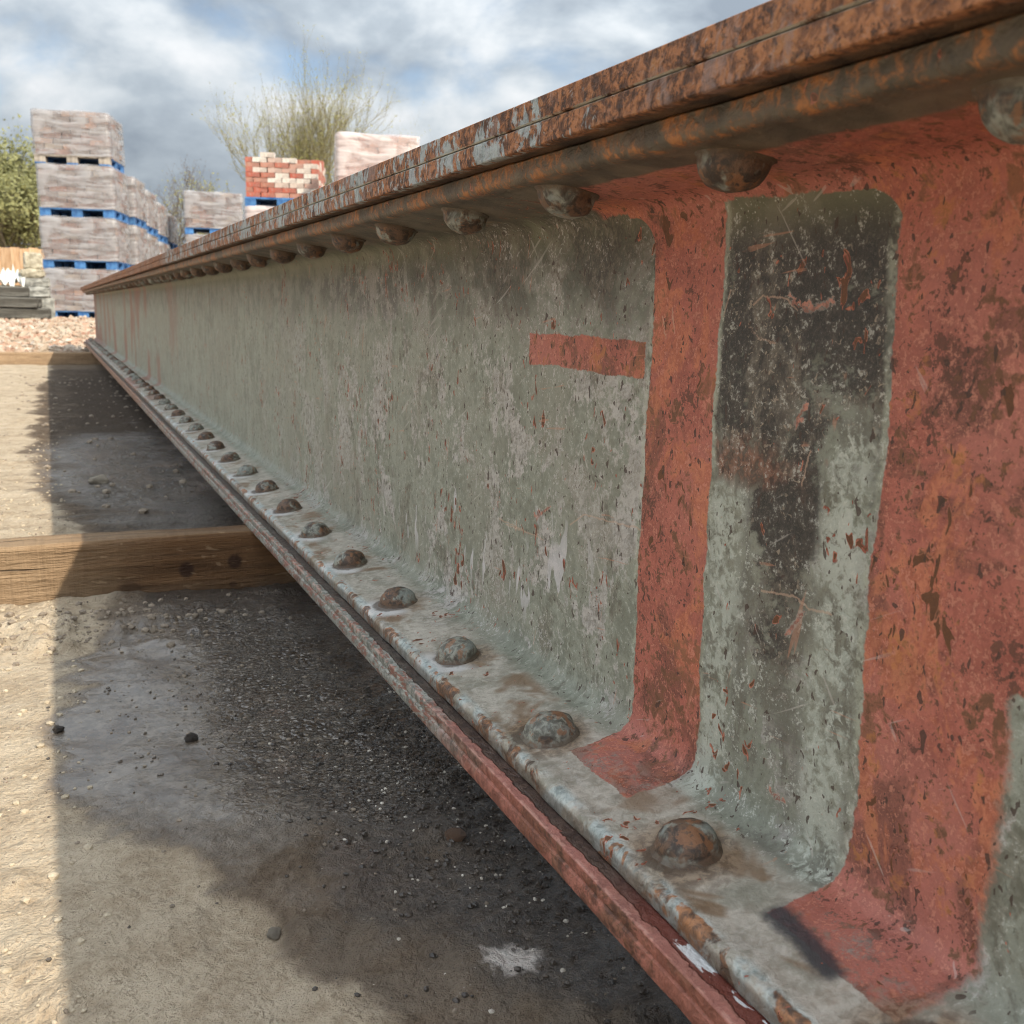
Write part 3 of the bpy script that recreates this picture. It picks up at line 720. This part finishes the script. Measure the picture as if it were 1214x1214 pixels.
# ------------------------------------------------------------------ timber bearers
def wood(name, a, b, grain=(1, 1, 1), knots=(), wet=None, rough=.75, green=0):
    M = Mat(name); P = M.obj(); X, Y, Z = M.xyz(P)
    g1 = M.noise(P, 34, 4, .65, .25, st=(.05, 1.3, 1.3)); g2 = M.noise(P, 210, 4, .7, .2, st=(.035, 1.2, 1.2)); g3 = M.noise(P, 300, 3, .7, .3, st=(.15, 1, 1)); n = M.noise(P, 12, 3, .55)
    c = M.mix((g1*.55 + g2*.45).sm(.36, .64), a, b)
    c = M.mix(g2.sm(.60, .68)*.6, c, tuple(q*.35 for q in a))
    h = g1*.8 + g2*.7 + g3*.3
    crack = M.noise(P, 40, 3, .6, .15, st=(.05, 1.2, 1.7)).sm(.635, .665)
    saw = M.noise(P, 130, 2, .6, .1, st=(1, .08, .08))
    h = h - crack*1.4 + saw*.5
    c = M.mix(saw.sm(.5, .65)*.15, c, tuple(q*.55 for q in a))
    if wet:
        w = (X + (n - .5)*.18 + (g1 - .5)*.06).sm(wet[0], wet[1])*Z.sm(.086, .078)  # wet towards the girder, with the girder's shade also put into this darker brown
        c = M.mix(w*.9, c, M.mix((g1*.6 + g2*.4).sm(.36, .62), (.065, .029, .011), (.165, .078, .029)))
        dirt = (1.0 - Z.sm(.004, .030))*n.sm(.3, .6)
        c = M.mix(dirt*.45, c, (.12, .085, .055))
    for (kx, kz, rx, rz_, s) in knots:
        d = (((X - kx)/rx).pow(2.0) + ((Z - kz)/rz_).pow(2.0)).m('SQRT') + (g2 - .5)*.5
        c = M.mix(d.sm(1.15, .65)*s, c, (.035, .015, .008))
    c = M.mix(crack*.85, c, (.020, .012, .007))
    c = M.mix(M.noise(P, 90, 3, .6, .6, st=(.35, 1, 1)).sm(.62, .68)*.35, c, tuple(min(1, q*1.35) for q in b))
    h = h + M.noise(P, 120, 4, .7, .3, st=(.12, 1, 1))*1.1
    return M.done(c, rough, h, .0040, 1, spec=.3)
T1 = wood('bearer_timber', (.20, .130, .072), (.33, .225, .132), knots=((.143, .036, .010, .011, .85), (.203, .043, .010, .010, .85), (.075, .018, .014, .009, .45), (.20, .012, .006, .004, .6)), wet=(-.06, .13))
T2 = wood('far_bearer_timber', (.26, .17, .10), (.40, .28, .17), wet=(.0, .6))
def timber(name, x0, x1, y0, y1, z1, mat, label, rz=0):
    n = 90; h = z1 - GZ + .010; w = y1 - y0
    pr = arc(.004, .004, .004, 180, 270, 2) + arc(w-.004, .004, .004, 270, 360, 2) + arc(w-.005, h-.005, .005, 0, 90, 3) + arc(.006, h-.006, .006, 90, 180, 3)
    pr = lerp_path(pr + [pr[0]], .008)[:-1]
    # carried along local y by loft, then turned so that it lies along x
    me = loft(name, pr, np.linspace(0, x1-x0, int((x1-x0)/.008)), lambda V, N: fbm(V*[1, .2, 1], 60, 3, 5)*.0022 + fbm(V*[1, .25, 1], 12, 2, 6)*.0022)
    R = Matrix(((0, 1, 0, 0), (1, 0, 0, 0), (0, 0, 1, 0), (0, 0, 0, 1))); me.transform(R); me.flip_normals()
    o = link(name, me, mat, None, (x0, y0, GZ - .010), (0, 0, rz)); 
    me.transform(Matrix.Translation((x0, 0, 0))); o.location = (0, y0, GZ - .010)
    return tag(o, label, 'timber', 'timber bearers under the girder')
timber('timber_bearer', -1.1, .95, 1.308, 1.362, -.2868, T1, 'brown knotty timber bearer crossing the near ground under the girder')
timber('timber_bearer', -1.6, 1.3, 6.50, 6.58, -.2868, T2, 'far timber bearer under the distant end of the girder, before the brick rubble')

# ------------------------------------------------------------------ brick yard behind
def flat_mat(name, a, b, sc=20, rough=.8, st=None, bump=.004, rnd=0):
    M = Mat(name); P = M.obj(); n = M.noise(P, sc, 4, .62, .3, st=st); c = M.mix(n.sm(.35, .65), a, b)
    if rnd: c = M.mul(c, M.rand()*rnd + (1 - rnd/2))
    return M.done(c, rough, n, bump, 1)
def brick_mat(name, stops):
    M = Mat(name); P = M.obj(); n = M.noise(P, 30, 4, .6)
    c = M.ramp(M.rand(), stops); c = M.mix(n.sm(.5, .7)*.45, c, (.42, .36, .30)); c = M.mix(M.noise(P, 9, 3).sm(.52, .66)*.4, c, (.14, .10, .085))
    return M.done(c, .85, n, .004, 1)
BR_DULL = brick_mat('dull_brick', [(0, (.15, .085, .065)), (.25, (.30, .14, .095)), (.45, (.24, .17, .14)), (.65, (.20, .155, .135)), (.85, (.40, .33, .27)), (1, (.44, .23, .15))])
BR_RED = brick_mat('painted_red_brick', [(0, (.40, .10, .065)), (.3, (.45, .13, .085)), (.5, (.38, .15, .10)), (.64, (.46, .23, .17)), (.74, (.60, .52, .45)), (1, (.70, .64, .57))])
BR_PINK = brick_mat('pink_brick', [(0, (.40, .20, .16)), (.5, (.46, .25, .20)), (.85, (.50, .32, .26)), (1, (.60, .48, .38))])
def film(name, alpha, tint=(.74, .72, .74)):
    M = Mat(name); P = M.obj(); w = M.noise(P, 3.5, 4, .6, 1.0); w2 = M.noise(P, 9, 3, .6, .9, st=(.16, .16, 1.2))
    M.done(tint, .16 + w*.22, w*1.2 + w2*1.0, .020, 1, spec=.6)
    a = (w2*.7 + w*.3).sm(.40, .60)*.50 + alpha
    M.nt.links.new(a.min(.92).s, M.bsdf.inputs['Alpha']); return M.mat
FILM, FILM_PINK = film('stretch_film', .22, (.41, .40, .405)), film('loose_film', .24, (.70, .62, .60))
BLUE = flat_mat('blue_pallet_paint', (.016, .080, .24), (.070, .20, .42), 9, .75, rnd=.5)
GREYW = flat_mat('weathered_pallet_wood', (.22, .19, .16), (.42, .37, .31), 18, .85, rnd=.3)

BW, BD, BH = .215, .1025, .065
BRICKS = [bevel_box('brick', BW, BD, BH, .005, s, .0022) for s in (1, 2, 3)]
PW, PD, PH = 1.0, 1.0, .125
def pallet_parts(root, mats):
    front, side = mats
    def add(name, x, y, z, sx, sy, sz, m):
        me = PAL.setdefault((sx, sy, sz, m.name), None)
        if me is None:
            me = bevel_box(name, sx, sy, sz, .003, 3, .001); me.materials.append(m); PAL[(sx, sy, sz, m.name)] = me
        link(name, me, None, root, (x, y, z))
    for k, x in enumerate((-.4275, 0, .4275)):
        for y in (-.428, 0, .428): add('block', x, y, .021, .145, .144, .079, front if y < 0 and k < 3 and front is not BLUE else BLUE if front is BLUE else side)
        add('bottom_board', x, 0, 0, .142, 1.0, .020, side)
    for k in range(6): add('deck_board', 0, -.43 + .172*k, .1005, 1.0, .135, .022, front if k == 0 else side)
PAL = {}
def pack(loc, rz, courses, h, mat, wrap, label, plabel, stackname, seed, pmats, ragged=False, detail=True):
    """a pallet and the pack of bricks standing on it"""
    r = random.Random(seed)
    p = empty('wooden_pallet', loc, plabel, 'pallet', 'pallets under the brick packs', rz); pallet_parts(p, pmats)
    lc = (loc[0], loc[1], loc[2] + PH)
    b = empty('brick_pack', lc, label, 'brick pack', 'packs of bricks in the yard', rz)
    ch = h/courses; nb = 5 if ragged else 4; bl = .97/nb
    mm = [m.copy() for m in BRICKS] if mat.name not in PACKM else PACKM[mat.name]
    if mat.name not in PACKM:
        for m in mm: m.materials.append(mat)
        PACKM[mat.name] = mm
    def brick(x, y, z, a, sx=1):
        o = bpy.data.objects.new('brick', mm[r.randrange(3)]); COL.objects.link(o); o.parent = b
        o.location = (x + r.uniform(-.005, .005), y + r.uniform(-.007, .007), z + r.uniform(0, .002)); o.rotation_euler = (0, 0, a + r.uniform(-.02, .02)); o.scale = (sx*bl/BW*.955, 1, ch/BH*.93)
    for k in range(courses):
        z = k*ch; odd = k % 2
        if detail:
            for i in range(nb + odd):                                    # front face, laid in bond
                if ragged and k == courses-1 and (i >= 4 or r.random() < .45): continue
                if ragged and k == courses-2 and i >= 4 and r.random() < .7: continue
                if odd: x, w_ = ((-.485 + bl*.25, .5) if i == 0 else (.485 - bl*.25, .5) if i == nb else (-.485 + bl*i, 1))
                else: x, w_ = -.485 + bl*(i + .5), 1
                brick(x, -.49 + BD/2, z, 0, w_)
            for i in range(nb if odd else nb - 1):                            # right side, headers alternate
                if ragged and k == courses-1 and r.random() < .6: continue
                y = -.485 + BD + (0.97-BD)*(i + .5)/nb
                brick(.49 - BD/2, y, z, math.pi/2)
    # bricks buried in the middle of the pack
    V = []; F = []; top = courses - (1 if ragged else 0)
    for k in range(top):
        for i in range(5):
            for (x0, x1, y0, y1) in ((-.48 + .174*i, -.48 + .174*i + .168, -.36, .485),):
                v, f = box_vf(x0, x1, y0, y1, k*ch + .001, (k+1)*ch - .003 + r.uniform(-.001, .001), len(V)); V += v; F += f
    core = link('inner_bricks', mesh('inner_bricks', V, F), mat, b); tag(core, kind='stuff')
    if wrap is not None:
        n = 12; pts = []
        rad = .05; per = []
        for (cx, cy, a0) in ((.47, -.47, -90), (.47, .47, 0), (-.47, .47, 90), (-.47, -.47, 180)):
            per += [(cx+rad*math.cos(math.radians(a0+90*i/3)), cy+rad*math.sin(math.radians(a0+90*i/3))) for i in range(4)]
        full = lerp_path(per + [per[0]], .085)[:-1]; m_ = len(full); V = []; F = []; rows = [-.01 + (h+.012)*i/9 for i in range(10)]
        P_ = np.array([(x, y, z) for z in rows for (x, y) in full]); dd = fbm(P_ + seed, (4, 4, 9), 3, seed)*.016
        P_[:, :2] *= (1 + dd[:, None])
        top_in = np.array([(x*f_, y*f_, h + .014 + .008*math.sin(9*x+seed)) for f_ in (.93, .6, .25) for (x, y) in full])
        P_ = np.concatenate([P_, top_in]); nr = len(rows) + 3
        for i in range(nr-1):
            for k in range(m_): F.append((i*m_+k, i*m_+(k+1) % m_, (i+1)*m_+(k+1) % m_, (i+1)*m_+k))
        F.append(tuple((nr-1)*m_+k for k in range(m_)))
        link('plastic_wrap', mesh('plastic_wrap', P_, F, True), wrap, b)
    return b
PACKM = {}
RZ = math.radians(-14.7)
ORD = ['lowest', 'second lowest', 'third lowest', 'topmost']
def stack(name, front_right, tiers, h, courses, mat, wrap, seed, blues, rz=RZ, lean=0, ragged_top=False, desc='film wrapped dull bricks', gz=None, hs=None):
    ux = Vector((math.cos(rz), math.sin(rz), 0)); uy = Vector((-math.sin(rz), math.cos(rz), 0))
    base = Vector((front_right[0], front_right[1], 0)) - ux*.5 + uy*.5
    z = gz if gz is not None else float(ground_z(np.array([base.x]), np.array([base.y]), False)[0]) - .005
    r = random.Random(seed)
    for t in range(tiers):
        last = t == tiers-1; hh = hs[t] if hs else h; cc = courses if not hs else max(5, round(hh/.066))
        where = ('topmost' if last else ORD[t]) + ' of the ' + name
        d = desc if not (ragged_top and last) else 'unwrapped red and white bricks'
        grey = blues[t] == 'g'
        pack((base.x + r.uniform(-.015, .015) + ux.x*lean*t, base.y + r.uniform(-.015, .015) + ux.y*lean*t, z), rz + r.uniform(-.012, .012), cc, hh, BR_RED if (ragged_top and last) else mat, None if (ragged_top and last) else wrap,
             d + ', ' + where, ('weathered grey pallet' if grey else 'blue pallet') + ' under bricks ' + where, name, seed*10+t, ((GREYW, BLUE) if grey else (BLUE, BLUE)), ragged=ragged_top and last)
        z += PH + hh + .004
Pc = Vector((.0609*16, 16.0)); sdir = Vector((math.sin(-RZ), math.cos(-RZ)))
stack('tall left stack', Pc, 4, .585, 8, BR_DULL, FILM, 1, 'bbbg', lean=-.008)
names = ['stack just behind the tall one', 'second stack behind the tall one', 'third stack behind the tall one', 'hindmost stack behind the tall one']
for i in range(4):
    q = Pc + sdir*(1.10*(i+1)) + Vector((.05, 0))
    stack(names[i], q, 3, (.585, .56, .53, .50)[i], 8, BR_DULL, FILM, 20+i, 'bbb')
stack('grey stack left of the painted bricks', (.172*19.5, 19.5), 3, .62, 8, BR_DULL, FILM, 40, 'bgb', rz=math.radians(-11))
stack('stack with loose painted bricks', (.246*14.2, 14.2), 3, .66, 9, BR_PINK, FILM_PINK, 50, 'bbb', rz=math.radians(-20), ragged_top=True, hs=[.66, .66, .585])
stack('pink stack behind the girder', (.3443*12.6, 12.6), 3, .66, 9, BR_PINK, FILM_PINK, 60, 'bbb', rz=math.radians(-14), desc='film covered pale pink bricks')

# brick rubble strewn over the bank
def rubble():
    r = np.random.default_rng(90); V = []; F = []; C = []; off = 0; n = 9000
    y = 6.75 + 10.5*r.random(n)**1.25; x = r.uniform(-.17, .10, n)*y + r.uniform(-.5, .6, n)
    z = ground_z(x, y, False)
    for i in range(n):
        s = .5 + .6*r.random(); L_, w, h = .052*s*(1+r.random()*.9), .046*s, .028*s
        v, f = box_vf(-L_/2, L_/2, -w/2, w/2, -h/2, h/2, off); v = np.array(v) + r.normal(0, .008, (8, 3))
        e = Matrix.Rotation(r.random()*6.28, 3, 'Z') @ Matrix.Rotation(r.normal(0, .35), 3, 'X') @ Matrix.Rotation(r.normal(0, .35), 3, 'Y')
        v = v @ np.array(e).T + np.array([x[i], y[i], z[i] + h*.12]); V.append(v); F += f; off += 8
    M = Mat('brick_rubble'); P = M.obj(); a = M.vor(P, 9, out='Color'); n = M.noise(P, 40, 3); sep = M.nt.nodes.new('ShaderNodeSeparateXYZ'); M.nt.links.new(a.s, sep.inputs[0])
    c = M.ramp(S(M.nt, sep.outputs[0]), [(0, (.30, .14, .09)), (.2, (.38, .23, .15)), (.45, (.36, .28, .20)), (.8, (.42, .34, .26)), (1, (.54, .48, .40))]); c = M.mix(n.sm(.35, .6)*.45, c, (.42, .32, .24))
    return tag(link('brick_rubble', mesh('brick_rubble', np.concatenate(V), F), M.done(c, .9, n, .004, 1)), kind='stuff')
rubble()

# stone blocks, timber baulks and fence at the left edge
def gz(x, y): return float(ground_z(np.array([float(x)]), np.array([float(y)]), False)[0])
SLEEP = wood('baulk_timber', (.050, .046, .038), (.15, .14, .12)); STONE = flat_mat('buff_block', (.30, .26, .185), (.50, .45, .34), 16, .9, bump=.02)
STONE2 = flat_mat('grey_block', (.19, .185, .165), (.36, .35, .31), 16, .9, bump=.02)
b0 = gz(-.3, 14)
BAULK = bevel_box('timber_baulk', 1.5, .24, .125, .012, 9, .006, 1)
for k, (x, y, z, a, ln, lb) in enumerate([(-.72, 14.05, 0, .01, 1, 'dark timber baulk at the front bottom of the pile'), (-.70, 14.32, 0, .0, 1, 'dark timber baulk at the back bottom of the pile'), (-.84, 14.04, .128, -.02, 1, 'broad dark timber baulk lying second in the pile, front'),
                                        (-.80, 14.34, .128, .02, 1, 'dark timber baulk second in the pile, behind'), (-.93, 14.08, .256, .0, 1, 'shorter dark timber baulk on top of the pile, ending left of the rest')]):
    o = link('timber_baulk', BAULK, SLEEP, None, (x, y, b0 + .03 + z), (0, 0, a)); tag(o, lb, 'timber', 'dark timber baulks in the pile')
for k, x in enumerate((-1.25, -.2)):
    o = link('timber_batten', bevel_box('timber_batten', .10, .62, .045, .006, 4, .003), flat_mat('batten_wood', (.40, .32, .2), (.55, .46, .31)), None, (x, 14.19, b0 - .012)); tag(o, 'pale batten under the %s end of the dark timber pile' % ('left', 'right')[k], 'timber')
for k, (x, y, z, sx, sy, sz, m, lb) in enumerate([
    (-.11, 14.62, 0, .42, .36, .28, STONE2, 'grey stone block at the foot of the block pile'), (-.60, 14.68, 0, .46, .38, .30, STONE, 'buff stone block at the left foot of the block pile'),
    (-.115, 14.60, .285, .34, .32, .13, STONE2, 'thin grey stone block second up beside the tall brick stack'), (-.52, 14.66, .305, .50, .36, .125, STONE, 'wide buff stone block under the white sheeting'),
    (-.09, 14.62, .42, .30, .30, .115, STONE2, 'grey stone block third up beside the tall brick stack'), (-.13, 14.60, .54, .27, .28, .10, STONE, 'small buff block fourth up beside the tall brick stack'),
    (-.125, 14.62, .645, .21, .26, .20, STONE, 'squarish pale block crowning the block pile')]):
    o = link('stone_block', bevel_box('stone_block', sx, sy, sz, .018, 20+k, .010, 2), m, None, (x, y, b0 + z), (0, 0, .06*math.sin(k*2.3))); tag(o, lb, 'stone block', 'stone blocks beside the brick stack')
def crumple():
    bm = bmesh.new(); bmesh.ops.create_grid(bm, x_segments=26, y_segments=14, size=.5)
    V = np.array([v.co[:] for v in bm.verts]); d = np.abs(fbm(V, 9, 3, 31)); d2 = fbm(V, 4, 2, 33)
    for v, a, b in zip(bm.verts, d, d2): v.co = Vector((v.co.x*.50, v.co.y*.36, .015 + a*.30 + b*.06 - .16*max(0, abs(v.co.y)-.34)))
    me = bpy.data.meshes.new('plastic_sheet'); bm.to_mesh(me); bm.free()
    o = link('plastic_sheet', me, flat_mat('white_sheeting', (.70, .70, .66), (.86, .86, .82), 8, .35), None, (-.47, 14.64, b0 + .445)); so = o.modifiers.new('thick', 'SOLIDIFY'); so.thickness = .004
    tag(o, 'crumpled white plastic sheeting heaped on the buff stone blocks', 'plastic sheet')
crumple()
FEN = flat_mat('fence_board', (.42, .24, .12), (.60, .40, .24), 9, .8, st=(3, 3, .35), rnd=.35)
fence = empty('board_fence', (-.7, 20.5, gz(-.7, 20.5)), 'low orange brown board fence behind the stone blocks', 'fence')
fb = [bevel_box('board', .145, .022, 1.16, .003, s, .003) for s in (1, 2)]
for m in fb: m.materials.append(FEN)
for k in range(24): link('board', fb[k % 2], None, fence, (-2.3 + .15*k, 0, .0 + .012*math.sin(k*3.1)))
rl = bevel_box('rail', 3.7, .04, .08, .004); rl.materials.append(FEN)
for z in (.25, .85): link('rail', rl, None, fence, (-.55, .033, z))

# ------------------------------------------------------------------ trees
BARK = flat_mat('bark', (.13, .115, .085), (.24, .215, .16), 6, .9); BARK_Y = flat_mat('olive_bark', (.19, .165, .085), (.34, .30, .165), 6, .9); BARK_D = flat_mat('dark_bark', (.075, .06, .05), (.15, .125, .11), 6, .9)
def leaf_mat(name, a, b):
    M = Mat(name); P = M.obj(); n = M.noise(P, .9, 3, .6); n2 = M.noise(P, 7, 2, .5)
    m = M.done(M.mix((n*.5+n2*.5).sm(.36, .64), a, b), .6); t = M.nt.nodes.new('ShaderNodeBsdfTranslucent'); t.inputs[0].default_value = (*b, 1)
    x = M.nt.nodes.new('ShaderNodeMixShader'); x.inputs[0].default_value = .3; M.nt.links.new(M.bsdf.outputs[0], x.inputs[1]); M.nt.links.new(t.outputs[0], x.inputs[2]); M.nt.links.new(x.outputs[0], M.out.inputs[0]); return m
LEAF = leaf_mat('bud_leaf', (.22, .215, .06), (.38, .36, .11)); LEAF_G = leaf_mat('spring_leaf', (.20, .205, .085), (.33, .325, .14)); LEAF_B = leaf_mat('brown_bud', (.10, .07, .05), (.17, .12, .08))
def tree(name, loc, H, spread, label, seed, stems=6, depth=4, leaves=1, lsize=.07, leafp=.8, bark=BARK, leafm=LEAF, lean=.28, first=.30, kids=(3, 5), r0=.10, updraft=.35, wide=1.0):
    r = random.Random(seed); T = ([], []); K = ([], []); Lf = ([], [])
    def tube(dst, a, b, ra, rb):
        d = (b-a).normalized(); s = d.orthogonal().normalized(); t = d.cross(s); V, F = dst; o = len(V)
        for p, q in ((a, ra), (b, rb)):
            for k in range(3): V.append(p + (s*math.cos(k*2.094) + t*math.sin(k*2.094))*q)
        for k in range(3): F.append((o+k, o+(k+1) % 3, o+3+(k+1) % 3, o+3+k))
    def leaf(p, s):
        V, F = Lf; o = len(V); a = Vector((r.gauss(0, 1), r.gauss(0, 1), r.gauss(0, 1))).normalized(); b = a.orthogonal().normalized()
        V.extend([p, p + a*s*.5 + b*s*.3, p + a*s, p + a*s*.5 - b*s*.3]); F.append((o, o+1, o+2, o+3))
    def grow(p, d, L, rad, lev):
        n = 3 if lev < depth else 2; dst = T if lev <= 1 else K
        for i in range(n):
            d = (d + Vector((r.gauss(0, .13), r.gauss(0, .13), updraft*.12 + r.gauss(0, .08)))).normalized(); q = p + d*(L/n); rb = rad*(1 - .45/n)
            tube(dst, p, q, rad, rb); p, rad = q, rb
            if lev >= depth-1:
                for _ in range(leaves if r.random() < leafp else 0 if leafp < .7 else leaves*2):
                    leaf(p + Vector((r.gauss(0, .12), r.gauss(0, .12), r.gauss(0, .12)))*L*.16, lsize*r.uniform(.6, 1.4))
            if lev < depth and (i > 0 or lev > 0):
                for _ in range(r.randint(*kids) - (1 if i == 0 else 0) if i == n-1 else r.randint(1, 2)):
                    az = r.random()*6.28; e = d.orthogonal().normalized(); e.rotate(Matrix.Rotation(az, 3, d)); nd = (d*r.uniform(.8, 1.2) + e*r.uniform(.35, .8) + Vector((0, 0, updraft*.5))).normalized()
                    grow(p, nd, L*r.uniform(.55, .78), rad*r.uniform(.56, .74), lev+1)
    base = Vector((0, 0, -.1))
    for k in range(stems):
        a = 6.28*k/stems + r.uniform(-.4, .4); d = Vector((math.cos(a)*lean*spread, math.sin(a)*lean*spread, 1)).normalized()
        grow(base + Vector((math.cos(a)*.12, math.sin(a)*.12, 0))*(stems > 1), d, H*first*r.uniform(.85, 1.1), r0*r.uniform(.7, 1), 0)
    allp = np.array([tuple(v) for v in T[0]+K[0]]); k = H/max(.1, np.percentile(allp[:, 2], 98.5))
    root = empty(name, loc, label, 'tree')
    for nm, (V, F), m in (('trunk', T, bark), ('branches', K, bark), ('crown', Lf, leafm)):
        if V: link(nm, mesh(nm, [(v.x*k*wide, v.y*k*wide, v.z*k) for v in V], F), m, root)
    return root
def gl(x, y): return (x, y, gz(x, y))
tree('budding_tree', gl(.236*45, 45), 9.6, 1.0, 'tall fan shaped tree with fine upright twigs and yellow green buds above the painted bricks', 4, stems=6, depth=4, leaves=1, lsize=.06, lean=.15, kids=(2, 3), r0=.12, updraft=.62, wide=.78, leafp=.69, bark=BARK_Y)
tree('distant_budding_tree', gl(.291*62, 62), 10.4, .35, 'faint distant budding tree showing left of the pink stack top', 9, stems=4, depth=4, leaves=1, lsize=.06, leafp=.5, bark=BARK_Y, lean=.2, kids=(2, 3), r0=.035, updraft=.5)
tree('bare_tree', gl(.1045*42, 42), 5.45, .8, 'small dark bare tree above the receding brick stacks', 12, stems=1, depth=4, leaves=1, lsize=.08, leafp=.9, bark=BARK_D, leafm=LEAF_B, lean=.02, first=.62, kids=(2, 3), r0=.15, updraft=.55)
tree('scrubby_tree', gl(.142*46, 46), 5.15, .8, 'pale twiggy low tree above the grey brick stack', 15, stems=6, depth=3, leaves=1, lsize=.06, lean=.4, kids=(3, 4), r0=.05)
tree('green_tree', gl(-.026*38, 38), 4.75, .85, 'bushy green tree in spring leaf at the left edge', 21, stems=9, depth=4, leaves=1, lsize=.095, leafm=LEAF_G, lean=.30, kids=(3, 4), r0=.06, updraft=.35)
tree('green_tree', gl(-.085*40, 40), 5.2, .9, 'green tree in spring leaf, left of the other and mostly out of view', 22, stems=8, depth=4, leaves=2, lsize=.11, leafm=LEAF_G, lean=.30, kids=(3, 4), r0=.06, updraft=.35)
